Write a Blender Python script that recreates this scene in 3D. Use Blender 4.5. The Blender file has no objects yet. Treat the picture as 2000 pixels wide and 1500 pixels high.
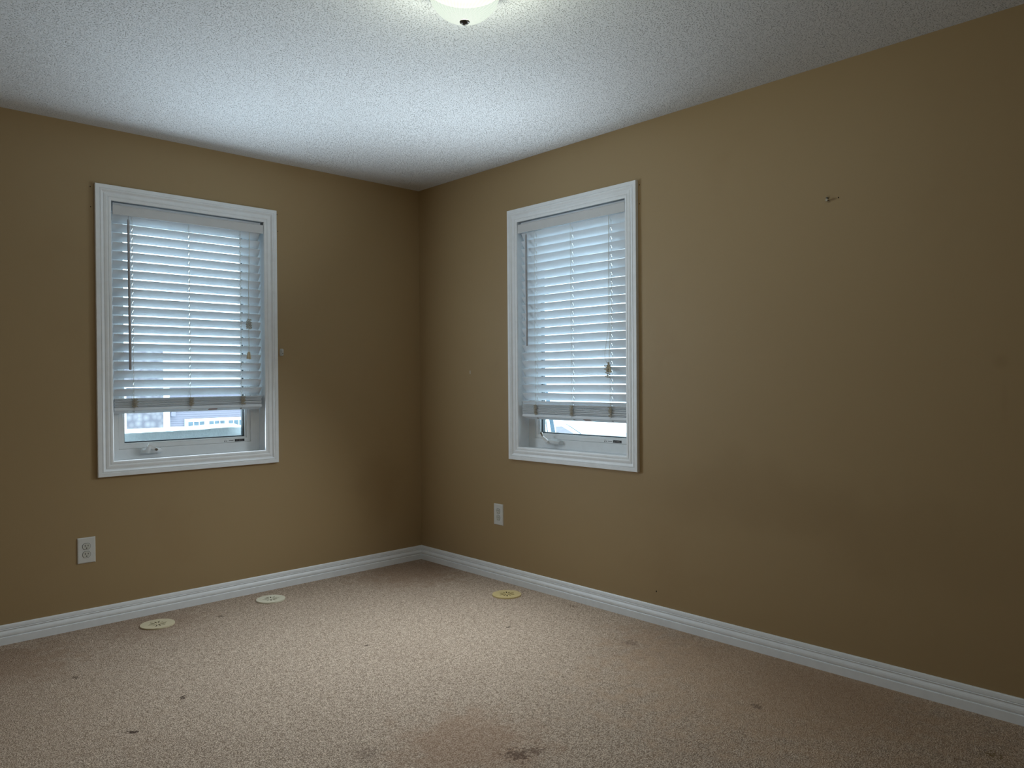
import bpy, bmesh, math, random
from mathutils import Vector, Matrix
from mathutils.geometry import tessellate_polygon

S = bpy.context.scene
COL = S.collection
R = random.Random(7)

# ------------------------------------------------------------------ camera
cd = bpy.data.cameras.new('camera'); cam = bpy.data.objects.new('camera', cd); COL.objects.link(cam)
cd.sensor_fit = 'HORIZONTAL'; cd.sensor_width = 36.0; cd.lens = 26.768
cd.clip_start = 0.05; cd.clip_end = 400
cr = Vector((0.72765124, -0.68590412, -0.00769518)); cu = Vector((0.00990835, -0.00070706, 0.99995066))
cf = Vector((0.68587572, 0.72769158, -0.00628168))
cam.matrix_world = Matrix(((cr.x, cu.x, -cf.x, -3.02853), (cr.y, cu.y, -cf.y, -4.10380),
                           (cr.z, cu.z, -cf.z, 1.18767), (0, 0, 0, 1)))
S.camera = cam

# ------------------------------------------------------------------ view, sky, large lights
S.view_settings.view_transform = 'Standard'; S.view_settings.look = 'None'
S.view_settings.exposure = 0.25; S.view_settings.gamma = 1.0; S.view_settings.use_curve_mapping = False
S.cycles.use_denoising = True
S.cycles.max_bounces = 8; S.cycles.diffuse_bounces = 6; S.cycles.transparent_max_bounces = 16
S.cycles.caustics_reflective = False; S.cycles.caustics_refractive = False
S.cycles.sample_clamp_indirect = 4.0

W = bpy.data.worlds.new('overcast_sky'); S.world = W; W.use_nodes = True
wn = W.node_tree; wn.nodes.clear()
wo = wn.nodes.new('ShaderNodeOutputWorld'); wb = wn.nodes.new('ShaderNodeBackground')
wb.inputs[0].default_value = (0.76, 0.91, 1.0, 1); wb.inputs[1].default_value = 4.0
wn.links.new(wb.outputs[0], wo.inputs[0])

def area(name, loc, direction, sx, sy, power, color, spread=180):
    l = bpy.data.lights.new(name, 'AREA'); l.shape = 'RECTANGLE'; l.size = sx; l.size_y = sy
    l.energy = power; l.color = color; l.spread = math.radians(spread)
    o = bpy.data.objects.new(name, l); COL.objects.link(o)
    o.location = loc; o.rotation_euler = Vector(direction).to_track_quat('-Z', 'Y').to_euler()
    return o
# added area lights just inside the windows, boosting their daylight into the room
CA, CB = (0.77, 0.90, 1.0), (0.84, 0.94, 1.0)
area('fill_window_left', (-1.485, -0.03, 1.44), (0, -1, -0.06), 0.78, 1.26, 11.0, CA)
area('fill_window_left_inward', (-1.485, -0.035, 1.44), (0, -1, -0.06), 0.78, 1.26, 6.0, CA, 110)
area('fill_window_right_upward', (-0.14, -1.345, 1.44), (-1, 0, 0.9), 0.78, 0.30, 5.0, CB, 120)
area('fill_window_right_downward', (-0.14, -1.345, 1.40), (-1, 0, -0.9), 0.78, 0.30, 9.0, CB, 120)

# ------------------------------------------------------------------ materials
def mat(name, col, rough=0.5, spec=0.5, metal=0.0):
    m = bpy.data.materials.new(name); m.use_nodes = True
    b = m.node_tree.nodes['Principled BSDF']
    b.inputs['Base Color'].default_value = (*col, 1); b.inputs['Roughness'].default_value = rough
    b.inputs['Specular IOR Level'].default_value = spec; b.inputs['Metallic'].default_value = metal
    return m
def N(m, t, **kw):
    n = m.node_tree.nodes.new(t)
    for k, v in kw.items(): setattr(n, k, v)
    return n
def L(m, a, b): m.node_tree.links.new(a, b)
def bsdf(m): return m.node_tree.nodes['Principled BSDF']
def noise(m, scale, detail=2, rough=0.5, vec=None):
    n = N(m, 'ShaderNodeTexNoise'); n.inputs['Scale'].default_value = scale
    n.inputs['Detail'].default_value = detail; n.inputs['Roughness'].default_value = rough
    if vec is None:
        t = N(m, 'ShaderNodeTexCoord'); vec = t.outputs['Object']
    L(m, vec, n.inputs['Vector']); return n.outputs['Fac']
def maprange(m, v, a, b, c, d, smooth=False):
    n = N(m, 'ShaderNodeMapRange')
    if smooth: n.interpolation_type = 'SMOOTHSTEP'
    for i, x in enumerate((a, b, c, d)): n.inputs[1 + i].default_value = x
    L(m, v, n.inputs[0]); return n.outputs[0]
def mixc(m, fac, a, b):
    n = N(m, 'ShaderNodeMix', data_type='RGBA')
    for i, x in ((6, a), (7, b)):
        if hasattr(x, 'links'): L(m, x, n.inputs[i])
        else: n.inputs[i].default_value = (*x, 1)
    if hasattr(fac, 'links'): L(m, fac, n.inputs[0])
    else: n.inputs[0].default_value = fac
    return n.outputs[2]
def math_(m, op, a, b):
    n = N(m, 'ShaderNodeMath', operation=op)
    for i, x in enumerate((a, b)):
        if hasattr(x, 'links'): L(m, x, n.inputs[i])
        else: n.inputs[i].default_value = x
    return n.outputs[0]
def bump(m, h, strength, dist):
    n = N(m, 'ShaderNodeBump'); n.inputs['Strength'].default_value = strength; n.inputs['Distance'].default_value = dist
    L(m, h, n.inputs['Height']); L(m, n.outputs[0], bsdf(m).inputs['Normal'])

M = {}
# wall paint: tan, fine roller texture, faint scuffs, painted-in shading
m = M['wall'] = mat('tan_wall_paint', (0.30, 0.23, 0.145), 0.55, 0.35)
sc = maprange(m, noise(m, 1.7, 4, 0.6), 0.55, 0.75, 0, 1, True)
c = mixc(m, math_(m, 'MULTIPLY', sc, 0.35), (0.345, 0.245, 0.126), (0.305, 0.205, 0.100))
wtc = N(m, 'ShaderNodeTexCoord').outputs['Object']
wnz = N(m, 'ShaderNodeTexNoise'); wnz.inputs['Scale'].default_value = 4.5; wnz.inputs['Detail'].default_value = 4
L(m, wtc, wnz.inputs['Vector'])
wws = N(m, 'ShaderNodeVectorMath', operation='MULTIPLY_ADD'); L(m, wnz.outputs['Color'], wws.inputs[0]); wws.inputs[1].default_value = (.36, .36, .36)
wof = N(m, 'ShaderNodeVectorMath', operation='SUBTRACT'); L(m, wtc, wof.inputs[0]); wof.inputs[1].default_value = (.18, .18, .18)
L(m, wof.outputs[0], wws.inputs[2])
# wide shading patches painted in, small scuffs: centre, stretch per axis, radius, strength
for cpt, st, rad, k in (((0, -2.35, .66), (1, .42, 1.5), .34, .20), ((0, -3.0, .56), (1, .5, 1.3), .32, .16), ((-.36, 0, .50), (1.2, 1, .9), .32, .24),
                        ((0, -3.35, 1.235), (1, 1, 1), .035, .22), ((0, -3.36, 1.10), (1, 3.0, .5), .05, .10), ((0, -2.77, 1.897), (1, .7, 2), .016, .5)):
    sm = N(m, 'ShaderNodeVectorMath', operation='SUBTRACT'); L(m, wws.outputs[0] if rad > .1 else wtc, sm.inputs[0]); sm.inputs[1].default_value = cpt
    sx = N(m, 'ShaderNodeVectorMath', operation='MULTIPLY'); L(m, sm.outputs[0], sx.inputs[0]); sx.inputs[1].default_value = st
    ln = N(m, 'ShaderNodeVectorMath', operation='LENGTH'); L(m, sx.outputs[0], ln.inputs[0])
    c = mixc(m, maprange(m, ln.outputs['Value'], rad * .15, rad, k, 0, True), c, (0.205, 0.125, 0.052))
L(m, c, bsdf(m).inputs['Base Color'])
bump(m, noise(m, 260, 3), 0.12, 0.002)
# stippled ceiling
m = M['ceiling'] = mat('stippled_ceiling', (0.72, 0.73, 0.74), 0.9, 0.1)
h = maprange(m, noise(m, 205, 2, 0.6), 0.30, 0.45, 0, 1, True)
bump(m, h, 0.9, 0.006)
L(m, mixc(m, h, (0.54, 0.55, 0.56), (0.72, 0.745, 0.77)), bsdf(m).inputs['Base Color'])  # stipple pits coloured darker, painting in their shade
# carpet
m = M['carpet'] = mat('beige_carpet', (0.40, 0.31, 0.25), 1.0, 0.05)
tc = N(m, 'ShaderNodeTexCoord').outputs['Object']
vor = N(m, 'ShaderNodeTexVoronoi'); vor.feature = 'F1'; vor.inputs['Scale'].default_value = 215
wn2 = N(m, 'ShaderNodeTexNoise'); wn2.inputs['Scale'].default_value = 60; wn2.inputs['Detail'].default_value = 2
L(m, tc, wn2.inputs['Vector'])
wa = N(m, 'ShaderNodeVectorMath', operation='MULTIPLY_ADD'); L(m, wn2.outputs['Color'], wa.inputs[0]); wa.inputs[1].default_value = (.012, .012, .012); L(m, tc, wa.inputs[2])
L(m, wa.outputs[0], vor.inputs['Vector'])
fine = noise(m, 330, 3, 0.65, tc)
clump = noise(m, 55, 2, 0.5, tc)
hh = math_(m, 'ADD', math_(m, 'MULTIPLY', math_(m, 'SUBTRACT', 0.75, vor.outputs['Distance']), 0.55), math_(m, 'ADD', math_(m, 'MULTIPLY', fine, 0.40), math_(m, 'MULTIPLY', clump, 0.25)))
bump(m, hh, 0.8, 0.007)
c = mixc(m, maprange(m, hh, 0.36, 0.66, 0, 1), (0.28, 0.208, 0.153), (0.79, 0.635, 0.50))
wear = maprange(m, noise(m, 1.15, 5, 0.62, tc), 0.50, 0.75, 0, 0.35, True)
c = mixc(m, wear, c, (0.29, 0.20, 0.145))
fleck = maprange(m, noise(m, 5.0, 4, 0.6, tc), 0.62, 0.78, 0, 0.18, True)
c = mixc(m, fleck, c, (0.27, 0.185, 0.135))
STAINS_TINTS = [((-1.45, -2.20), 0.36, 0.42, (0.33, 0.19, 0.115)), ((-0.25, -2.10), 0.40, 0.30, (0.30, 0.19, 0.12)),  # stains, plus broad brown tints darkening the left floor and room corner
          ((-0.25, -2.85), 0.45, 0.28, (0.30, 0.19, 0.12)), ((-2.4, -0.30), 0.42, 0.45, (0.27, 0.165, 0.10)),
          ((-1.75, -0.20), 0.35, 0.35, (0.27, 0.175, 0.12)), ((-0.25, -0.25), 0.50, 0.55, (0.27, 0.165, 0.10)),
          ((-2.75, -0.9), 0.95, 0.30, (0.42, 0.30, 0.21)), ((-0.25, -2.7), 0.95, 0.45, (0.52, 0.345, 0.22)), ((-1.379, -2.364), 0.05, 0.8, (0.12, 0.075, 0.055)), ((-1.315, -2.38), 0.035, 0.7, (0.14, 0.085, 0.06)),
          ((-2.204, -1.341), 0.020, 0.95, (0.07, 0.045, 0.035)), ((-1.975, -1.169), 0.017, 0.95, (0.06, 0.04, 0.03)),
          ((-1.174, -1.169), 0.012, 0.95, (0.08, 0.055, 0.045)), ((-2.221, -0.667), 0.022, 0.8, (0.10, 0.07, 0.05)),
          ((-1.717, -2.022), 0.05, 0.5, (0.16, 0.11, 0.08)), ((-0.551, -1.437), 0.014, 0.9, (0.08, 0.06, 0.045)),
          ((-0.085, -1.428), 0.022, 0.7, (0.13, 0.085, 0.06)), ((-0.313, -1.98), 0.045, 0.55, (0.17, 0.115, 0.085)),
          ((-0.511, -2.712), 0.03, 0.6, (0.15, 0.10, 0.075)), ((-0.311, -3.402), 0.03, 0.7, (0.17, 0.11, 0.03)),
          ((-1.474, -0.291), 0.022, 0.8, (0.10, 0.07, 0.05))]
warp = N(m, 'ShaderNodeTexNoise'); warp.inputs['Scale'].default_value = 14; warp.inputs['Detail'].default_value = 3
L(m, tc, warp.inputs['Vector'])
wv = N(m, 'ShaderNodeVectorMath', operation='SUBTRACT'); L(m, warp.outputs['Color'], wv.inputs[0]); wv.inputs[1].default_value = (.5, .5, .5)
warp3 = N(m, 'ShaderNodeTexNoise'); warp3.inputs['Scale'].default_value = 70; warp3.inputs['Detail'].default_value = 3
L(m, tc, warp3.inputs['Vector'])
wv3 = N(m, 'ShaderNodeVectorMath', operation='SUBTRACT'); L(m, warp3.outputs['Color'], wv3.inputs[0]); wv3.inputs[1].default_value = (.5, .5, .5)
for (p, r, s, colr) in STAINS_TINTS:
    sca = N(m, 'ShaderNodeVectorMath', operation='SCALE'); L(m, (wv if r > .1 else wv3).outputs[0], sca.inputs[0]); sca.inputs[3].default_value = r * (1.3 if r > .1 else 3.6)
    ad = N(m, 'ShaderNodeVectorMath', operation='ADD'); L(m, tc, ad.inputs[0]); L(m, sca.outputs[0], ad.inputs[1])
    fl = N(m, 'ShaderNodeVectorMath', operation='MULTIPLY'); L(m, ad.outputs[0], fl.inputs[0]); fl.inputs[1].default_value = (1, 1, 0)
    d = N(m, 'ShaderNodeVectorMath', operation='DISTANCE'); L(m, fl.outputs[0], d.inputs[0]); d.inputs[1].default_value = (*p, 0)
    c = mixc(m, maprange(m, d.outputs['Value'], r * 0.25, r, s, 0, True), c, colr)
L(m, c, bsdf(m).inputs['Base Color'])

def plain(key, name, col, rough=0.4, spec=0.5, metal=0.0, nz=0.0, scale=40):
    mm = M[key] = mat(name, col, rough, spec, metal)
    if nz:
        f = noise(mm, scale, 3)
        L(mm, mixc(mm, maprange(mm, f, 0.3, 0.7, 0, 1), tuple(x * (1 - nz) for x in col), tuple(min(1, x * (1 + nz * .5)) for x in col)),
          bsdf(mm).inputs['Base Color'])
    return mm
plain('trim', 'white_trim_paint', (0.80, 0.83, 0.86), 0.38, 0.4, nz=0.04, scale=25)
plain('vinyl', 'white_vinyl', (0.74, 0.76, 0.77), 0.35, 0.45, nz=0.03, scale=30)
plain('slat', 'white_blind_slat', (0.81, 0.845, 0.88), 0.45, 0.35, nz=0.03, scale=18)
mm = M['slat']; ms_ = N(mm, 'ShaderNodeMixShader'); ms_.inputs[0].default_value = 0.20
tl_ = N(mm, 'ShaderNodeBsdfTranslucent'); tl_.inputs[0].default_value = (0.76, 0.84, 0.90, 1)
L(mm, bsdf(mm).outputs[0], ms_.inputs[1]); L(mm, tl_.outputs[0], ms_.inputs[2])
L(mm, ms_.outputs[0], next(n for n in mm.node_tree.nodes if n.type == 'OUTPUT_MATERIAL').inputs[0])
plain('valance', 'white_valance', (0.60, 0.61, 0.62), 0.5, 0.3, nz=0.03, scale=18)
plain('cord', 'white_cord', (0.66, 0.65, 0.60), 0.8, 0.1, nz=0.1, scale=300)
plain('cord_worn', 'tan_worn_cord', (0.46, 0.41, 0.31), 0.9, 0.1, nz=0.2, scale=300)
plain('tassel', 'cream_tassel', (0.62, 0.55, 0.40), 0.55, 0.3, nz=0.15, scale=120)
plain('wand', 'clear_grey_wand', (0.36, 0.35, 0.36), 0.25, 0.6, nz=0.04)
plain('spacer', 'dark_glazing_spacer', (0.05, 0.07, 0.085), 0.5, nz=0.05)
plain('black', 'black_ink', (0.012, 0.012, 0.015), 0.6, nz=0.05)
plain('ink_red', 'red_brown_print', (0.30, 0.12, 0.08), 0.6, nz=0.1, scale=400)
plain('plate', 'white_outlet_plastic', (0.62, 0.62, 0.60), 0.35, 0.5, nz=0.02)
plain('socket', 'off_white_receptacle', (0.55, 0.55, 0.50), 0.35, 0.5, nz=0.02)
plain('metal', 'grey_metal', (0.35, 0.33, 0.30), 0.35, 0.5, 0.9, nz=0.05)
plain('bronze', 'dark_nickel', (0.10, 0.09, 0.08), 0.35, 0.5, 0.7, nz=0.1)
plain('vent_a', 'cream_vent', (0.63, 0.55, 0.37), 0.45, nz=0.06)
plain('vent_b', 'ivory_vent', (0.68, 0.64, 0.50), 0.45, nz=0.06)
plain('vent_c', 'yellowed_vent', (0.60, 0.47, 0.22), 0.45, nz=0.06)
plain('dark', 'dark_duct', (0.02, 0.016, 0.012), 0.9, 0.1, nz=0.1)
plain('clear', 'cloudy_plastic', (0.45, 0.45, 0.43), 0.3, 0.6, nz=0.05)
plain('hole', 'dark_nail_hole', (0.02, 0.015, 0.01), 0.9, 0.1, nz=0.1)
plain('snow', 'snow', (0.80, 0.90, 0.97), 0.9, 0.2, nz=0.04, scale=20)
bump(M['snow'], noise(M['snow'], 45, 4), 0.35, 0.02)
plain('siding', 'lavender_siding', (0.215, 0.21, 0.255), 0.7, 0.2, nz=0.04, scale=3)
plain('exttrim', 'white_exterior_trim', (0.85, 0.88, 0.90), 0.6, 0.3, nz=0.03)
plain('garage', 'white_garage_door', (0.82, 0.86, 0.86), 0.6, 0.3, nz=0.03)
plain('pane_dark', 'garage_pane', (0.10, 0.145, 0.18), 0.3, 0.4, nz=0.25, scale=4)
plain('asphalt', 'wet_asphalt', (0.13, 0.135, 0.18), 0.7, 0.3, nz=0.2, scale=1)
plain('lane', 'slushy_lane', (0.075, 0.115, 0.15), 0.7, 0.3, nz=0.25, scale=1)
plain('roofing', 'grey_shingles', (0.42, 0.48, 0.54), 0.9, 0.1, nz=0.15, scale=3)
plain('board', 'exterior_board', (0.55, 0.57, 0.58), 0.8, 0.2, nz=0.08, scale=8)
# stone face of the neighbouring house
m = M['stone'] = mat('pale_stone_veneer', (0.6, 0.58, 0.62), 0.9, 0.1)
bk = N(m, 'ShaderNodeTexVoronoi'); bk.inputs['Scale'].default_value = 3.2
L(m, N(m, 'ShaderNodeTexCoord').outputs['Object'], bk.inputs['Vector'])
L(m, mixc(m, maprange(m, bk.outputs['Distance'], 0.1, 0.7, 0, 1), (0.26, 0.255, 0.27), (0.15, 0.145, 0.17)), bsdf(m).inputs['Base Color'])
# window glass: clear, slightly reflective
m = M['glass'] = bpy.data.materials.new('clear_window_glass'); m.use_nodes = True; m.node_tree.nodes.clear()
o_ = N(m, 'ShaderNodeOutputMaterial'); tr = N(m, 'ShaderNodeBsdfTransparent'); gl = N(m, 'ShaderNodeBsdfGlossy'); mx = N(m, 'ShaderNodeMixShader')
tr.inputs[0].default_value = (0.95, 0.98, 0.98, 1); gl.inputs['Roughness'].default_value = 0.02
fr = N(m, 'ShaderNodeFresnel'); fr.inputs[0].default_value = 1.25
L(m, fr.outputs[0], mx.inputs[0]); L(m, tr.outputs[0], mx.inputs[1]); L(m, gl.outputs[0], mx.inputs[2]); L(m, mx.outputs[0], o_.inputs[0])
# lit frosted lamp glass with swirling ribs
m = M['lampglass'] = bpy.data.materials.new('lit_ribbed_lamp_glass'); m.use_nodes = True; m.node_tree.nodes.clear()
o_ = N(m, 'ShaderNodeOutputMaterial'); tr = N(m, 'ShaderNodeBsdfTransparent'); em = N(m, 'ShaderNodeEmission'); mx = N(m, 'ShaderNodeMixShader')
tr.inputs[0].default_value = (0.9, 0.97, 0.88, 1)
at = N(m, 'ShaderNodeAttribute', attribute_name='rib')
L(m, mixc(m, at.outputs['Fac'], (0.76, 0.89, 0.76), (0.96, 1.0, 0.92)), em.inputs[0]); em.inputs[1].default_value = 0.84
mx.inputs[0].default_value = 0.72
L(m, tr.outputs[0], mx.inputs[1]); L(m, em.outputs[0], mx.inputs[2]); L(m, mx.outputs[0], o_.inputs[0])

# ------------------------------------------------------------------ mesh helpers
def obj(name, bm, m, parent=None, smooth=False, bevel=0.0, recalc=True, autosmooth=35):
    if recalc: bmesh.ops.recalc_face_normals(bm, faces=bm.faces[:])
    if bevel:
        es = [e for e in bm.edges if len(e.link_faces) == 2 and e.calc_face_angle(0) > 0.6]
        bmesh.ops.bevel(bm, geom=es, offset=bevel, segments=2, affect='EDGES', profile=0.5, clamp_overlap=True)
    me = bpy.data.meshes.new(name); bm.to_mesh(me); bm.free()
    for mm in (m if isinstance(m, (list, tuple)) else [m]): me.materials.append(M[mm] if isinstance(mm, str) else mm)
    if smooth:
        for p in me.polygons: p.use_smooth = True
        try: me.set_sharp_from_angle(angle=math.radians(autosmooth))
        except Exception: pass
    o = bpy.data.objects.new(name, me); COL.objects.link(o)
    if parent is not None:
        o.parent = parent
        off = parent.get('_z')
        if off is None and parent.parent is not None: off = 0.0
        if off: me.transform(Matrix.Translation((0, 0, -off)))
    return o
def tag(o, label, cat, group=None, kind=None):
    o['label'] = label; o['category'] = cat
    if group: o['group'] = group
    if kind: o['kind'] = kind
    return o
ZOFF = {}
def empty(name, loc, rz=0.0):
    o = bpy.data.objects.new(name, None); COL.objects.link(o); o.location = loc; o.rotation_euler = (0, 0, rz)
    o.empty_display_size = 0.1
    return o
def box(bm, x0, x1, y0, y1, z0, z1, mi=0, T=None):
    vs = [bm.verts.new((x, y, z)) for z in (z0, z1) for y in (y0, y1) for x in (x0, x1)]
    if T is not None:
        for v in vs: v.co = T @ v.co
    for f in ((0, 2, 3, 1), (4, 5, 7, 6), (0, 1, 5, 4), (2, 6, 7, 3), (0, 4, 6, 2), (1, 3, 7, 5)):
        bm.faces.new([vs[i] for i in f]).material_index = mi
    return vs
def plate(bm, outer, holes, h, T, mi=0):
    """flat polygon with holes, thickness h along local z, placed by T"""
    loops = [outer] + list(holes)
    tris = tessellate_polygon([[Vector((x, y, 0)) for x, y in lp] for lp in loops])
    flat = [p for lp in loops for p in lp]
    top = [bm.verts.new(T @ Vector((x, y, h / 2))) for x, y in flat]
    bot = [bm.verts.new(T @ Vector((x, y, -h / 2))) for x, y in flat]
    for t in tris:
        try:
            bm.faces.new([top[i] for i in t]).material_index = mi
            bm.faces.new([bot[i] for i in reversed(t)]).material_index = mi
        except ValueError: pass
    k = 0
    for lp in loops:
        n = len(lp)
        for i in range(n):
            a, b = k + i, k + (i + 1) % n
            bm.faces.new((top[a], top[b], bot[b], bot[a])).material_index = mi
        k += n
def rect(x0, x1, y0, y1): return [(x0, y0), (x1, y0), (x1, y1), (x0, y1)]
def ring(bm, u0, u1, z0, z1, w, d0, d1, mi=0):
    """rectangular ring in the u-z plane, bar width w, from depth d0 to d1"""
    T = Matrix(((1, 0, 0, 0), (0, 0, 1, (d0 + d1) / 2), (0, 1, 0, 0), (0, 0, 0, 1)))
    plate(bm, rect(u0, u1, z0, z1), [rect(u0 + w, u1 - w, z0 + w, z1 - w)], d1 - d0, T, mi)
def profile_frame(bm, u0, u1, z0, z1, prof):
    """mitred moulding: prof = (inset from outer edge, height toward room)"""
    rings = []
    for w, h in prof:
        rings.append([bm.verts.new((u, -h, z)) for u, z in
                      ((u0 + w, z0 + w), (u1 - w, z0 + w), (u1 - w, z1 - w), (u0 + w, z1 - w))])
    for a, b in zip(rings, rings[1:] + rings[:1]):
        for i in range(4):
            j = (i + 1) % 4
            bm.faces.new((a[i], a[j], b[j], b[i]))
def tube(bm, pts, r, seg=8, mi=0, radii=None, cap=True):
    pts = [Vector(p) for p in pts]; rings = []
    up = Vector((0.3, 0.2, 0.93)).normalized()
    for i, p in enumerate(pts):
        t = (pts[min(i + 1, len(pts) - 1)] - pts[max(i - 1, 0)]).normalized()
        a = t.cross(up)
        if a.length < 1e-3: a = t.cross(Vector((1, 0, 0)))
        a.normalize(); b = t.cross(a)
        rr = radii[i] if radii else r
        rings.append([bm.verts.new(p + (a * math.cos(2 * math.pi * k / seg) + b * math.sin(2 * math.pi * k / seg)) * rr) for k in range(seg)])
    for A, B in zip(rings, rings[1:]):
        for k in range(seg):
            bm.faces.new((A[k], A[(k + 1) % seg], B[(k + 1) % seg], B[k])).material_index = mi
    if cap:
        bm.faces.new(rings[0]).material_index = mi; bm.faces.new(rings[-1][::-1]).material_index = mi
def lathe(bm, prof, c, seg=48, mi=0):
    rings = []
    for r, z in prof:
        if r < 1e-6: rings.append([bm.verts.new((c[0], c[1], c[2] + z))])
        else: rings.append([bm.verts.new((c[0] + r * math.cos(2 * math.pi * k / seg), c[1] + r * math.sin(2 * math.pi * k / seg), c[2] + z)) for k in range(seg)])
    for A, B in zip(rings, rings[1:]):
        for k in range(seg):
            j = (k + 1) % seg
            if len(A) == 1 and len(B) == 1: continue
            f = [A[0], B[k], B[j]] if len(A) == 1 else ([A[k], A[j], B[0]] if len(B) == 1 else [A[k], A[j], B[j], B[k]])
            bm.faces.new(f).material_index = mi
NB = bmesh.new

# ------------------------------------------------------------------ room shell
H = 2.44; XS = -3.75; YB = -4.75
WA = dict(u0=-1.955, W=0.9408, z0=0.7225, z1=2.1605)     # left window (wall y = 0)
WB = dict(u0=-0.8754, W=0.9277, z0=0.7250, z1=2.1605)    # right window (wall x = 0)
CW = 0.0745                                              # casing width

bm = NB(); box(bm, XS - .12, 0.16, YB - .12, 0.16, -0.12, 0.0)
tag(obj('floor', bm, 'carpet'), 'worn beige wall-to-wall carpet with brown stains and dark flecks', 'carpet', kind='structure')
bm = NB(); box(bm, XS - .12, 0.16, YB - .12, 0.16, H, H + 0.12)
tag(obj('ceiling', bm, 'ceiling'), 'white stippled ceiling above the whole room', 'ceiling', kind='structure')

def wall_hole(wd): return rect(wd['a'] + .056, wd['b'] - .056, wd['z0'] + .056, wd['z1'] - .056)
bm = NB()
T = Matrix(((1, 0, 0, 0), (0, 0, 1, 0.08), (0, 1, 0, 0), (0, 0, 0, 1)))
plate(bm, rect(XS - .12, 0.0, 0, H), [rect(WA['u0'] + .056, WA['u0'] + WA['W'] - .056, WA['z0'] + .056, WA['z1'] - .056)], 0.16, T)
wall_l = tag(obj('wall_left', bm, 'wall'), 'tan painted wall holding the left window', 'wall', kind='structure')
bm = NB()
T = Matrix(((0, 0, 1, 0.08), (1, 0, 0, 0), (0, 1, 0, 0), (0, 0, 0, 1)))
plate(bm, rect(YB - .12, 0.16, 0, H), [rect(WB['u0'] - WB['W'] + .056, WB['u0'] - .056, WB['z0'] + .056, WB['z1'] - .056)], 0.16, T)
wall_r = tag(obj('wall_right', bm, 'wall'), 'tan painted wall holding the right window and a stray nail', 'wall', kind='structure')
bm = NB(); box(bm, XS - .12, 0.0, YB - .12, YB, 0, H)
tag(obj('wall_back', bm, 'wall'), 'tan wall behind the viewpoint', 'wall', kind='structure')
bm = NB(); box(bm, XS - .12, XS, YB, 0.0, 0, H)
tag(obj('wall_side', bm, 'wall'), 'tan wall opposite the right window', 'wall', kind='structure')

# baseboards with moulded profile
BP = [(0, 0), (.0145, 0), (.0145, .0325), (.0138, .0338), (.0102, .0345), (.0102, .0362), (.0124, .0385), (.0134, .043), (.0130, .049),
      (.0108, .055), (.0078, .0600), (.0062, .0635), (.0064, .0652), (.0094, .0655), (.0092, .0675), (.0062, .0685), (.0062, .0702), (.0084, .0722), (.0078, .0790), (.0066, .0850), (.0045, .0885), (0, .0890)]
def baseboard(name, side, label):
    bm = NB(); A = []; B = []
    for o, z in BP:
        if side == 'left': A.append(bm.verts.new((XS, -o, z))); B.append(bm.verts.new((-o, -o, z)))
        else: A.append(bm.verts.new((-o, -o, z))); B.append(bm.verts.new((-o, YB, z)))
    n = len(BP)
    for i in range(n):
        j = (i + 1) % n
        bm.faces.new((A[i], A[j], B[j], B[i]))
    bm.faces.new(A); bm.faces.new(B[::-1])
    tag(obj(name, bm, 'trim'), label, 'baseboard', kind='structure')
baseboard('baseboard_left', 'left', 'white moulded baseboard along the left window wall')
baseboard('baseboard_right', 'right', 'white moulded baseboard along the right window wall')

# small nail holes beside the window trims and a faint scratch
def hole_disc(bm, p, r, axis):
    v = []
    for k in range(10):
        a = 2 * math.pi * k / 10; x, z = r * math.cos(a), r * 1.15 * math.sin(a)
        v.append((p[0] + x, -0.0006, p[1] + z) if axis == 'l' else (-0.0006, p[0] + x, p[1] + z))
    f = [bm.verts.new(q) for q in v]; g = [bm.verts.new((q[0], 0.002, q[2]) if axis == 'l' else (0.002, q[1], q[2])) for q in v]
    bm.faces.new(f)
    for k in range(10): bm.faces.new((f[k], f[(k + 1) % 10], g[(k + 1) % 10], g[k]))
for p in ((-1.9715, 2.141), (-1.9705, 2.043), (-1.0035, 2.143), (-1.0, 2.047)):
    bm = NB(); hole_disc(bm, p, .0022, 'l'); obj('nail_hole', bm, 'hole', wall_l)
for p in ((-1.8145, 2.137), (-1.8135, 2.044), (-1.899, .155), (-2.792, 1.900)):
    bm = NB(); hole_disc(bm, p, .0024 if p[1] > 1 else .0035, 'r'); obj('nail_hole', bm, 'hole', wall_r)
bm = NB(); box(bm, -.0012, .001, -.518, -.514, 1.222, 1.243); obj('paint_chip', bm, 'plate', wall_r)
# the nail
bm = NB()
tube(bm, [(0.004, -2.749, 1.895), (-0.012, -2.7495, 1.8955)], .0022, 10)
tube(bm, [(-0.011, -2.7495, 1.8955), (-0.0145, -2.7496, 1.8957)], .0052, 14)
tube(bm, [(-0.001, -2.7465, 1.906), (-0.005, -2.7468, 1.9055)], .0042, 10)
tag(obj('nail', bm, 'bronze'), 'small dark nail stuck high in the tan wall right of the right window', 'nail')

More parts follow.
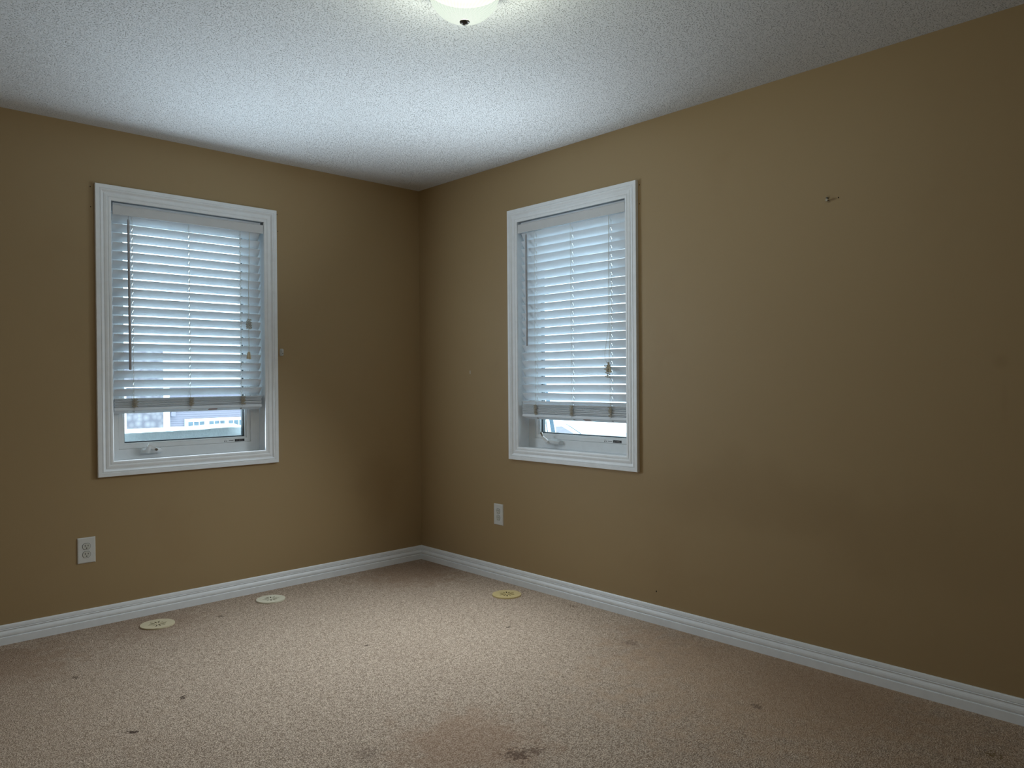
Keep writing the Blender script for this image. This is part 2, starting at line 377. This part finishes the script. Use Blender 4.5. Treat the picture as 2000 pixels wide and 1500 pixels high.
# ------------------------------------------------------------------ windows
CASING = [(0, 0), (0, .0165), (.0015, .018), (.0185, .018), (.0200, .0155), (.0215, .0155), (.0230, .0178), (.0265, .0175), (.0300, .0150),
          (.0340, .0108), (.0375, .0092), (.0395, .0092), (.0410, .0114), (.0500, .0128), (.0560, .0118), (.0575, .0092), (.0595, .0090), (.0610, .0112),
          (.0690, .0108), (.0730, .0095), (.0745, .0075), (.0745, 0)]
def window(name, wd, loc, rz, label, sash_text):
    root = empty(name, (loc[0], loc[1], 0), rz); tag(root, label, 'window', kind='structure')
    Wd, z0, z1 = wd['W'], wd['z0'], wd['z1']
    bm = NB(); profile_frame(bm, 0, Wd, z0, z1, CASING); obj('casing', bm, 'trim', root)
    bm = NB(); ring(bm, .0575, Wd - .0575, z0 + .0575, z1 - .0575, .0125, 0.0005, .082)
    obj('jamb', bm, 'trim', root)
    a = .0702
    bm = NB(); ring(bm, a, Wd - a, z0 + a, z1 - a, .0523, .080, .150); obj('frame', bm, 'vinyl', root, bevel=.0015)
    b = .1232
    bm = NB()
    ring(bm, b, Wd - b, z0 + b, z1 - b, .0215, .084, .140)
    ring(bm, b + .0205, Wd - b - .0205, z0 + b + .0205, z1 - b - .0205, .0085, .090, .138)
    sash = obj('sash', bm, 'vinyl', root, bevel=.0015)
    g = b + .029
    bm = NB(); ring(bm, g - .001, Wd - g + .001, z0 + g - .001, z1 - g + .001, .007, .106, .128); obj('glazing_spacer', bm, 'spacer', sash)
    bm = NB(); box(bm, g, Wd - g, .108, .111, z0 + g, z1 - g); obj('pane', bm, 'glass', sash)
    # certification sticker on the lower sash rail
    s1 = Wd - sash_text[0]; zb = z0 + b + .0055
    bm = NB()
    box(bm, s1 - .056, s1, .0834, .0842, zb - .002, zb + .0115)
    obj('sticker', bm, 'black', sash)
    bm = NB()
    for q in range(3): box(bm, s1 - .050 + q * .003, s1 - .040, .0830, .0835, zb + .0015 + q * .003, zb + .0022 + q * .003)
    for q in range(3): box(bm, s1 - .034, s1 - .006 - q * .004, .0830, .0835, zb + .0015 + q * .003, zb + .0022 + q * .003)
    obj('sticker_print', bm, 'metal', sash)
    bm = NB()
    x = s1 - .090
    for q in range(9): box(bm, x, x + .002, .0836, .0842, zb + .003, zb + .0065); x += .003
    box(bm, s1 - .104, s1 - .100, .0836, .0842, zb + .001, zb + .006)
    box(bm, s1 - .113, s1 - .1105, .0836, .0842, zb - .001, zb + .0105); box(bm, s1 - .116, s1 - .113, .0836, .0842, zb - .001, zb + .003)
    obj('printed_marks', bm, 'black', sash)
    return root

def crank(root, u0, u1, folded, z0):
    """casement operator on the lower frame: wedge cover, folding arm and knob"""
    bm = NB(); zc = z0 + .1065; n = 14; rings = []
    for i in range(n + 1):
        t = i / n; u = u0 + (u1 - u0) * t
        top = .033 * (0.72 + 0.28 * math.sin(math.pi * min(1, t * 1.1))); dep = .030 + .010 * math.sin(math.pi * t)
        e = min(1, math.sqrt(max(0, 1 - (2 * t - 1) ** 6)) + .25)
        top *= e; dep *= e
        rings.append([bm.verts.new((u, .0815, zc - .012)), bm.verts.new((u, .0815, zc - .012 + top)),
                      bm.verts.new((u, .0815 - dep * .55, zc - .012 + top)), bm.verts.new((u, .0815 - dep, zc - .012 + top * .72)),
                      bm.verts.new((u, .0815 - dep, zc - .012 + top * .36)), bm.verts.new((u, .0815 - dep * .75, zc - .010)),])
    for A, B in zip(rings, rings[1:]):
        for k in range(6): bm.faces.new((A[k], A[(k + 1) % 6], B[(k + 1) % 6], B[k]))
    bm.faces.new(rings[0]); bm.faces.new(rings[-1][::-1])
    base = obj('crank_operator', bm, 'vinyl', root, smooth=True, autosmooth=50)
    P = folded
    bm = NB(); tube(bm, [P[0], P[1]], .009, 12, radii=[.0145, .0115]); obj('crank_hub', bm, 'vinyl', base, smooth=True)
    bm = NB()
    a, b = Vector(P[1]), Vector(P[2]); dirv = (b - a).normalized(); side = dirv.cross(Vector((0, 1, 0))).normalized()
    vs = []
    for p, w, t in ((a - dirv * .008, .0090, .006), (a + (b - a) * .5, .0082, .005), (b + dirv * .005, .0070, .0045)):
        vs.append([bm.verts.new(p + side * w * sx + Vector((0, t * sy, 0))) for sx, sy in ((-1, -1), (1, -1), (1, 1), (-1, 1))])
    for A, B in zip(vs, vs[1:]):
        for k in range(4): bm.faces.new((A[k], A[(k + 1) % 4], B[(k + 1) % 4], B[k]))
    bm.faces.new(vs[0]); bm.faces.new(vs[-1][::-1])
    obj('crank_arm', bm, 'vinyl', base, bevel=.001)
    bm = NB(); k0, k1 = Vector(P[2]), Vector(P[3]); ax = (k1 - k0)
    tube(bm, [k0, k0 + ax * .2, k0 + ax * .55, k0 + ax * .8, k0 + ax * .96, k1], .004, 14, radii=[.0042, .0044, .0056, .0072, .0070, .0048])
    obj('crank_knob', bm, 'metal', base, smooth=True)

win_a = window('window_1', WA, (WA['u0'], 0), 0, 'white framed casement window left of the room corner with garage doors outside', (.1580,))
win_b = window('window_2', WB, (0, WB['u0']), -math.pi / 2, 'white framed casement window right of the room corner overlooking a snowy street', (.1780,))
crank(win_a, .222, .330, [(.252, .052, .826), (.255, .036, .858), (.288, .030, .838), (.283, .012, .8395)], WA['z0'])
crank(win_b, .222, .344, [(.262, .052, .826), (.256, .040, .840), (.232, .032, .860), (.224, .024, .889)], WB['z0'])

# ------------------------------------------------------------------ window blinds
SLW = 0.046; STH = 0.0028
def slat_T(u, d, z, ang, roll=0.0):
    """local x along slat, local y from room edge to outer edge, tilted so the room edge is up"""
    ca, sa = math.cos(ang), math.sin(ang)
    return Matrix(((1, 0, 0, u), (0, ca, sa, d), (roll, -sa, ca, z), (0, 0, 0, 1)))
def blind(name, wd, loc, rz, label, cfg):
    root = empty(name, (loc[0], loc[1], 0), rz)
    tag(root, label, 'window blind', 'slatted window blinds')
    Wd = wd['W']; zt = wd['z1'] - CW
    ua, ub = cfg['ends']
    lad = cfg['ladders']
    # valance and headrail
    bm = NB(); va, vb = cfg['val']
    box(bm, va, vb, -.0055, .0025, cfg['valz'][0], cfg['valz'][1])
    box(bm, va, vb, -.0072, -.0050, cfg['valz'][0], cfg['valz'][0] + .006)
    box(bm, va, vb, -.0068, -.0050, cfg['valz'][1] - .004, cfg['valz'][1])
    obj('valance', bm, 'valance', root, bevel=.0008)
    bm = NB(); box(bm, ua, ub, .008, .060, zt - .040, zt - .004); obj('headrail', bm, 'slat', root)
    # hanging slats
    bm = NB(); L_ = ub - ua
    for i in range(-1, cfg['n']):
        ze = cfg['z1'] - i * cfg['pitch']
        ang = math.radians(cfg['tilt'] + R.uniform(-1.3, 1.3)); roll = R.uniform(-.0012, .0012)
        T = slat_T(ua, cfg['d'], ze, ang, roll)
        holes = [rect(l - ua - .0022, l - ua + .0022, SLW * .34, SLW * .70) for l in lad]
        nseg = 8; pts = [(L_ * k / nseg, 0 + (R.uniform(-.0006, .0006) if cfg['wavy'] else 0)) for k in range(nseg + 1)]
        outer = pts + [(L_, SLW), (0, SLW)]
        plate(bm, outer, holes, STH, T)
    obj('slats', bm, 'slat', root)
    # gathered slats resting on the bottom rail
    bm = NB(); at = math.radians(20)
    zb = cfg['rail_z']
    for k in range(cfg['nstack']):
        ze = zb + .0125 + k * cfg['spitch']
        T = slat_T(ua + R.uniform(-.002, .002), cfg['d'] + R.uniform(-.0015, .0015), ze, at + R.uniform(-.02, .02), R.uniform(-.002, .002))
        plate(bm, rect(0, L_, 0, SLW), [rect(l - ua - .0022, l - ua + .0022, SLW * .34, SLW * .70) for l in lad], STH, T)
    obj('gathered_slats', bm, 'slat', root)
    bm = NB(); T = slat_T(ua - .002, cfg['d'] - .001, zb, at)
    box(bm, 0, L_ + .004, 0, .050, -.0085, .0085, T=T)
    rail = obj('bottom_rail', bm, 'slat', root, bevel=.0025)
    for l in lad:
        bm = NB(); p = [T @ Vector((l - ua, .022, -.0080)), T @ Vector((l - ua, .022, -.0105))]
        tube(bm, p, .006, 14); obj('cord_plug', bm, 'metal', rail, smooth=True)
    bm = NB(); x0 = cfg['label'] - ua
    box(bm, x0, x0 + .048, .012, .030, -.0090, -.0084, T=T); obj('warning_label', bm, 'ink_red', rail)
    # ladder cords and lift cords
    front_d = cfg['d'] - .0022; ang = math.radians(cfg['tilt'])
    back_d = cfg['d'] + SLW * math.cos(ang) + .002; back_dz = SLW * math.sin(ang)
    for l in lad:
        bm = NB()
        tube(bm, [(l - .004, front_d, zt - .02), (l - .004, front_d, zb + .05), (l - .003, front_d - .003, zb - .004)], .00075, 6)
        tube(bm, [(l - .004, back_d, zt - .06), (l - .004, back_d, zb + .02)], .00075, 6)
        for i in range(-1, cfg['n']):
            ze = cfg['z1'] - i * cfg['pitch']
            tube(bm, [(l - .004, front_d, ze - .0035), (l - .004, back_d, ze - back_dz - .0045)], .0005, 5)
        obj('ladder_cord', bm, 'cord', root)
        bm = NB(); md = cfg['d'] + SLW * .52 * math.cos(ang)
        tube(bm, [(l, md, zt - .03), (l, md, zb)], .0008, 6)
        obj('lift_cord', bm, 'cord', root)
        # slack ladder cord bunched on the stack
        bm = NB(); hgt = cfg['nstack'] * cfg['spitch'] + .006
        for s in range(5):
            pts = []
            for q in range(22):
                f = q / 21
                pts.append((l + (math.sin(f * 26 + s * 1.7) * .010 + R.uniform(-.008, .008)) * (1.0 if cfg['bunch'] else 1.0),
                            cfg['d'] - .0045 - abs(math.sin(f * 13 + s)) * .004, zb + .010 + hgt * (f * .9 + R.uniform(-.05, .05)) - .004))
            tube(bm, pts, .00075, 5)
        obj('bunched_cord', bm, 'cord_worn', root)
    # tilt wand
    u, za, zc = cfg['wand']
    bm = NB()
    tube(bm, [(u, .002, za + .030), (u, -.004, za + .022), (u, -.004, za + .006)], .0012, 6)
    tube(bm, [(u, -.004, za + .008), (u, -.004, za), (u + .001, -.004, (za + zc) / 2), (u + .002, -.004, zc + .004), (u + .002, -.004, zc)], .0042, 10, radii=[.003, .0058, .0058, .0058, .004])
    obj('tilt_wand', bm, 'wand', root, smooth=True)
    # pull cords with tassels
    for pts in cfg['pulls']:
        bm = NB(); tube(bm, pts, .0010, 6); obj('pull_cord', bm, 'cord', root, smooth=True)
    for (p, q) in cfg['tassels']:
        p, q = Vector(p), Vector(q); bm = NB(); ax = q - p
        tube(bm, [p, p + ax * .1, p + ax * .35, p + ax * .7, p + ax * .95, q], .005, 14, radii=[.0022, .0036, .0048, .0062, .0068, .0058])
        obj('tassel', bm, 'tassel', root, smooth=True)
    for c, r in cfg['knots']:
        bm = NB()
        for s in range(3):
            pts = [(c[0] + r * .45 * math.sin(q * 1.1 + s * 2.1), c[1] + r * .45 * math.cos(q * 1.3 + s), c[2] + r * (1 - q / 9)) for q in range(19)]
            tube(bm, pts, .0016, 6)
        obj('cord_knot', bm, 'cord_worn', root, smooth=True)
    return root

ZT_A = WA['z1'] - CW
blind('window_blind', WA, (WA['u0'], 0), 0, 'white slatted blind in the left window, bright gaps between its slats',
      dict(ends=(.0860, .8535), val=(.0815, .8640), valz=(2.021, 2.0685), z1=1.979, pitch=.0459, n=19, tilt=52, d=.012, wavy=False,
           rail_z=1.0530, nstack=8, spitch=.0056, ladders=(.180, .462, .742), label=.560, bunch=True,
           wand=(.154, 1.998, 1.249),
           pulls=[[(.7865, -.004, 2.03), (.777, -.004, 1.70), (.776, -.004, 1.535)],
                  [(.783, -.003, 2.03), (.774, -.003, 1.60), (.7715, -.004, 1.345)],
                  [(.7755, -.004, 1.485), (.7765, -.004, 1.42), (.7765, -.004, 1.345)]],
           tassels=[((.7705, -.006, 1.352), (.7665, -.006, 1.312)), ((.7775, -.006, 1.352), (.7795, -.006, 1.311))],
           knots=[((.776, -.005, 1.507), .028)]))
blind('window_blind', WB, (0, WB['u0']), -math.pi / 2, 'white slatted blind in the right window, slats nearly shut, looped pull cord',
      dict(ends=(.0900, .8380), val=(.0790, .8480), valz=(2.021, 2.0700), z1=1.975, pitch=.0456, n=21, tilt=60, d=.012, wavy=True,
           rail_z=.9830, nstack=10, spitch=.0054, ladders=(.200, .474, .740), label=.545, bunch=True,
           wand=(.1445, 2.000, 1.376),
           pulls=[[(.745, -.003, 2.03), (.740, -.003, 1.60), (.741, -.004, 1.47), (.732, -.006, 1.40), (.7205, -.007, 1.335), (.716, -.007, 1.31), (.720, -.007, 1.285), (.730, -.007, 1.268), (.741, -.007, 1.266)],
                  [(.762, -.003, 1.70), (.762, -.004, 1.46), (.752, -.005, 1.40), (.746, -.006, 1.34), (.743, -.007, 1.27)]],
           tassels=[((.743, -.008, 1.262), (.757, -.010, 1.218)), ((.740, -.008, 1.262), (.7345, -.010, 1.222))],
           knots=[((.738, -.008, 1.225), .032), ((.742, -.008, 1.262), .008)]))

# ------------------------------------------------------------------ electrical outlets
def outlet(loc, rz, label):
    root = empty('electrical_outlet', loc, rz); tag(root, label, 'electrical outlet', 'wall outlets under the windows')
    bm = NB()
    w, h = .040, .062
    f = [(-w, -h), (w, -h), (w, h), (-w, h)]; g = [(-w + .004, -h + .004), (w - .004, -h + .004), (w - .004, h - .004), (-w + .004, h - .004)]
    a = [bm.verts.new((x, 0, z)) for x, z in f]; b = [bm.verts.new((x, -.0025, z)) for x, z in f]; c_ = [bm.verts.new((x, -.0060, z)) for x, z in g]
    for A, B in ((a, b), (b, c_)):
        for k in range(4): bm.faces.new((A[k], A[(k + 1) % 4], B[(k + 1) % 4], B[k]))
    bm.faces.new(c_); bm.faces.new(a[::-1])
    obj('cover_plate', bm, 'plate', root)
    for s in (1, -1):
        cz = s * .0195
        def outline(r, cut):
            pts = []
            for k in range(32):
                t = 2 * math.pi * k / 32; x, z = r * math.cos(t), r * math.sin(t)
                pts.append((x, max(-cut, min(cut, z))))
            return pts
        T = Matrix(((1, 0, 0, 0), (0, 0, -1, -.0060), (0, 1, 0, cz), (0, 0, 0, 1)))
        bm = NB(); plate(bm, outline(.0183, .0158), [], .0012, T); gap = obj('receptacle_gap', bm, 'spacer', root)
        T = Matrix(((1, 0, 0, 0), (0, 0, -1, -.0063), (0, 1, 0, cz), (0, 0, 0, 1)))
        bm = NB(); plate(bm, outline(.0170, .0145), [], .0030, T); rec = obj('receptacle', bm, 'socket', root)
        bm = NB()
        for x, hh_ in ((-.0065, .0045), (.0065, .0036)): box(bm, x - .0012, x + .0012, -.0081, -.0075, cz + .0035 - hh_, cz + .0035 + hh_)
        tube(bm, [(0, -.0075, cz - .0082), (0, -.0081, cz - .0082)], .0027, 12)
        obj('socket_slots', bm, 'dark', rec)
    bm = NB(); tube(bm, [(0, -.0058, 0), (0, -.0068, 0)], .0022, 12); obj('screw', bm, 'plate', root)
outlet((-2.0065, 0, .3745), 0, 'white duplex wall outlet below the left window, left of it')
outlet((0, -.7685, .388), -math.pi / 2, 'white duplex wall outlet between the room corner and the right window')

# ------------------------------------------------------------------ round floor vents
def vent(x, y, r, rz, mk, label):
    root = empty('floor_vent', (x, y, 0), rz); tag(root, label, 'floor vent', 'round floor vents')
    bm = NB(); holes = []
    for k in range(12):
        t = 2 * math.pi * (k + .5) / 12; ct, st = math.cos(t), math.sin(t)
        ri, ro = (r * .13, r * .50) if k % 2 == 0 else (r * .20, r * .58)
        wi, wo2 = r * .018, r * .050
        pts = [(ri, -wi), ((ri + ro) / 2, -wo2), (ro, -wi * 1.5), (ro, wi * 1.5), ((ri + ro) / 2, wo2), (ri, wi)]
        holes.append([(ct * a - st * b, st * a + ct * b) for a, b in pts])
    circ = [(r * math.cos(2 * math.pi * k / 56), r * math.sin(2 * math.pi * k / 56)) for k in range(56)]
    plate(bm, circ, holes, .003, Matrix.Translation((0, 0, .0055)))
    obj('grille', bm, mk, root)
    bm = NB(); lathe(bm, [(r * .93, .0042), (r * 1.0, .0046), (r * 1.01, .002), (r * 1.0, 0)], (0, 0, 0), 56); obj('rim', bm, mk, root)
    bm = NB(); lathe(bm, [(0, .0025), (r * .75, .0025), (r * .75, 0), (0, 0)], (0, 0, 0), 32); obj('duct', bm, 'dark', root)
vent(-1.749, -.208, .0775, .3, 'vent_a', 'cream round floor vent with slots set in the carpet below the left window')
vent(-1.158, -.197, .0755, .9, 'vent_b', 'ivory white round floor vent with slots, between left window and room corner')
vent(-.187, -1.034, .0795, .1, 'vent_c', 'yellowed round floor vent with slots in the carpet by the right wall')

# ------------------------------------------------------------------ ceiling lamp
LX, LY = -1.496, -2.275; LR, LH = .112, .100
lamp = empty('ceiling_lamp', (LX, LY, 2.28)); tag(lamp, 'lit frosted dome ceiling lamp with swirled ribs and dark finial', 'ceiling lamp')
def lz(o): o.location = (0, 0, H - 2.28); return o
bm = NB(); lathe(bm, [(0, -.001), (.112, -.001), (.121, -.005), (.122, -.030), (.119, -.038), (.113, -.040), (.10, -.032), (0, -.032)], (0, 0, 0), 64)
lz(obj('base_pan', bm, 'metal', lamp, smooth=True))
bm = NB(); rib = bm.verts.layers.float.new('rib')
NS, NR = 192, 26; rings = []
for j in range(NR + 1):
    ph = (math.pi / 2) * j / NR
    ring_ = []
    for k in range(NS):
        t = 2 * math.pi * k / NS
        w = math.cos(ph); tt = t * 44 + (1 - w) * 24
        s = 0.5 + 0.5 * math.cos(tt); fade = min(1, w * 1.6)
        r = LR * w + .0012 * s * fade * (1 if w > .08 else 0)
        if j == NR: r = .004
        v = bm.verts.new((r * math.cos(t), r * math.sin(t), -.036 - LH * math.sin(ph)))
        v[rib] = 1 - (1 - s) * fade
        ring_.append(v)
    rings.append(ring_)
for A, B in zip(rings, rings[1:]):
    for k in range(NS):
        j = (k + 1) % NS
        bm.faces.new((A[k], A[j], B[j], B[k]))
lz(obj('glass_dome', bm, 'lampglass', lamp, smooth=True, autosmooth=180))
bm = NB(); lathe(bm, [(0, -.1335), (.0150, -.1350), (.0160, -.1370), (.0145, -.1395), (.0100, -.1405), (.0100, -.1425), (.0070, -.1450), (.003, -.1460), (0, -.1462)], (0, 0, 0), 24)
lz(obj('finial', bm, 'bronze', lamp, smooth=True))
pl = bpy.data.lights.new('lamp_bulb', 'POINT'); pl.energy = 26; pl.color = (1.0, 0.96, 0.84); pl.shadow_soft_size = .03
po = bpy.data.objects.new('lamp_bulb', pl); COL.objects.link(po); po.location = (LX, LY, H - .085)

# ------------------------------------------------------------------ cord cleat beside the left window
cl = empty('cord_cleat', (-.985, 0, 1.354)); tag(cl, 'small cloudy plastic cord cleat screwed to the wall right of left window', 'cord cleat')
bm = NB()
pts = [(-.010, -.021), (.010, -.021), (.0115, -.004), (.0105, .012), (.0075, .020), (-.0075, .020), (-.0105, .012), (-.0115, -.004)]
plate(bm, pts, [], .004, Matrix(((1, 0, 0, 0), (0, 0, -1, -.002), (0, 1, 0, 0), (0, 0, 0, 1))))
box(bm, -.0045, .0045, -.014, -.002, -.006, .008)
box(bm, -.0065, .0065, -.017, -.013, -.016, .016)
obj('cleat_body', bm, 'clear', cl, bevel=.0012)
bm = NB(); tube(bm, [(0, -.016, -.008), (0, -.0178, -.008)], .0030, 12); obj('screw', bm, 'bronze', cl)

# ------------------------------------------------------------------ outside
GZ = -2.95
bm = NB(); bmesh.ops.create_grid(bm, x_segments=60, y_segments=60, size=110)
for v in bm.verts:
    d = math.hypot(v.co.x, v.co.y)
    v.co.z = -.06
    v.co.x += 10; v.co.y += 20
g_ = obj('snow_ground', bm, 'snow', smooth=True); g_.location = (0, 0, GZ)
tag(g_, 'snow covered ground outside below the windows', 'snow', kind='stuff')

def neighbour(name, x0, x1, y0, depth, label, stone=None, doors=None):
    root = empty(name, ((x0 + x1) / 2, y0, GZ)); tag(root, label, 'house')
    cx = (x0 + x1) / 2; top = 3.4
    bm = NB(); n = 32; hh2 = (top + .6) / n
    for i in range(n):        # lapped siding boards
        z = i * hh2
        a = [bm.verts.new(p) for p in ((x0 - cx, 0, z), (x1 - cx, 0, z), (x1 - cx, .03, z + hh2), (x0 - cx, .03, z + hh2))]
        bm.faces.new(a)
        b = [bm.verts.new(p) for p in ((x0 - cx, .03, z), (x1 - cx, .03, z), (x1 - cx, 0, z), (x0 - cx, 0, z))]
        bm.faces.new(b)
    box(bm, x0 - cx, x1 - cx, .03, depth, 0, top + .6)
    body = obj('siding_wall', bm, 'siding', root)
    bm = NB()
    for gx0, gx1, zt_, zr in ((x0 - cx - .5, x1 - cx + .5, top + .6, 3.2),):
        v = [bm.verts.new(p) for p in ((gx0, -.5, zt_), (gx1, -.5, zt_), (gx1, depth + .5, zt_), (gx0, depth + .5, zt_),
                                      (gx0 + 2.6, depth / 2, zt_ + zr), (gx1 - 2.6, depth / 2, zt_ + zr))]
        for f in ((0, 1, 5, 4), (1, 2, 5), (2, 3, 4, 5), (3, 0, 4), (3, 2, 1, 0)): bm.faces.new([v[i] for i in f])
    obj('snowy_roof', bm, 'snow', root)
    bm = NB(); box(bm, x0 - cx - .5, x1 - cx + .5, -.55, -.35, top + .42, top + .62); obj('fascia', bm, 'exttrim', root)
    if stone:
        bm = NB(); box(bm, stone[0] - cx, stone[1] - cx, -.12, .02, 0, stone[2] - GZ); obj('stone_veneer', bm, 'stone', root)
        for tx in stone[3]:
            bm = NB(); box(bm, tx - cx - .17, tx - cx + .17, -.18, .02, 0, top + .4); obj('corner_board', bm, 'exttrim', root)
        bm = NB(); box(bm, 12.56 - cx, 12.80 - cx, -.35, -.03, -.78 - GZ, -.35 - GZ); obj('wall_lantern', bm, 'siding', root, bevel=.04)
    if doors:
        for dx0, dx1, zt_ in doors:
            bm = NB(); box(bm, dx0 - cx - .22, dx1 - cx + .22, -.10, .02, 0, zt_ - GZ); fr_ = obj('garage_door', bm, 'garage', root)
            for g0 in (366.5, 406.0, 444.0):
                for q in range(3):
                    gx = 13.5 + (g0 + q * 10.6 - 364) * .0307
                    bm = NB(); box(bm, gx - cx, gx - cx + .265, -.125, -.09, zt_ - .50 - GZ, zt_ - .18 - GZ)
                    obj('door_pane', bm, 'pane_dark', fr_)
    return root
neighbour('neighbour_house', 9.0, 19.5, 41.0, 9, 'neighbouring house with pale siding and garage doors outside the left window',
          stone=(8.9, 12.2, 3.0, (10.05, 12.35)),
          doors=[(13.62, 17.0, -.97)])
neighbour('neighbour_house', 50.0, 60.0, 62.0, 9, 'distant pale house beyond the street outside the right window')

def patch(name, pts, m_, label, cat, th=.06):
    bm = NB(); plate(bm, pts, [], th, Matrix.Translation((0, 0, GZ - .03))); return tag(obj(name, bm, m_), label, cat, kind='structure')
patch('driveway', [(45.26, 41.60), (45.60, 41.19), (40.15, 34.92), (38.9, 34.71), (40.54, 37.09)], 'asphalt', 'lavender grey cleared driveway outside the right window', 'driveway')
patch('kerb', [(49.18, 44.10), (48.90, 43.70), (39.95, 33.95), (40.25, 34.20)], 'lane', 'thin dark kerb line in the snow outside the right window', 'kerb')
for (bx, by), r0, label in (((38.88, 35.80), .15, 'leaning blue grey tree trunk beside the driveway outside the right window'),
                            ((38.60, 36.12), .035, 'thin leaning sapling left of the tree trunk outside the right window')):
    bm = NB(); k = 5.0
    tube(bm, [(bx, by, GZ - .06), (bx - .11 * k * .5, by + .12 * k * .5, GZ + .5 * k), (bx - .12 * k, by + .13 * k, GZ + k)], r0, 12, radii=[r0 * 1.05, r0, r0 * .8])
    tag(obj('tree_trunk', bm, 'lane', smooth=True), label, 'tree')

# snow lying on the ledges just outside each window
def ledge_snow(side, u0, u1, prof, zbase, label):
    bm = NB(); n = 40; m2 = 14; rows = []
    for i in range(n + 1):
        t = i / n; u = u0 + (u1 - u0) * t
        for k in range(len(prof) - 1):
            if prof[k][0] <= t <= prof[k + 1][0]:
                f = (t - prof[k][0]) / (prof[k + 1][0] - prof[k][0]); f = f * f * (3 - 2 * f)
                zt_ = prof[k][1] + (prof[k + 1][1] - prof[k][1]) * f
        row = [(u, .20, zbase)]
        for j in range(m2 + 1):
            s = j / m2
            d = .20 + .42 * s
            zz = zt_ - (zt_ - zbase) * (max(0, s * 1.25 - .25) ** 2) - .018 * max(0, 1 - s * 6) + R.uniform(-.0012, .0012)
            row.append((u, d, zz))
        rows.append([bm.verts.new((p[0], p[1], p[2]) if side == 'l' else (p[1], -p[0], p[2])) for p in row])
    for A, B in zip(rows, rows[1:]):
        for k in range(len(A) - 1): bm.faces.new((A[k], A[k + 1], B[k + 1], B[k]))
    bm.faces.new(rows[0]); bm.faces.new(rows[-1][::-1])
    bm.faces.new([r[0] for r in rows] + [r[-1] for r in rows][::-1])
    tag(obj('snow', bm, 'snow', smooth=True), label, 'snow', kind='stuff')
ledge_snow('l', -2.05, -.95, [(0, .925), (.28, .935), (.57, .936), (.75, .942), (.82, .940), (.90, .905), (1, .87)], .74, 'snow bank piled on the ledge outside the left window')
ledge_snow('r', .80, 1.90, [(0, .86), (.30, .862), (.48, .872), (.62, .888), (.8, .90), (1, .90)], .74, 'thin snow bank on the ledge outside the right window')
bm = NB(); box(bm, -2.15, -.85, .165, .70, .66, .74); tag(obj('roof_ledge', bm, 'board'), 'snow laden outside ledge under the left window', 'ledge', kind='structure')
bm = NB(); box(bm, .165, .70, -2.0, -.70, .66, .74); tag(obj('roof_ledge', bm, 'board'), 'snow laden outside ledge under the right window', 'ledge', kind='structure')
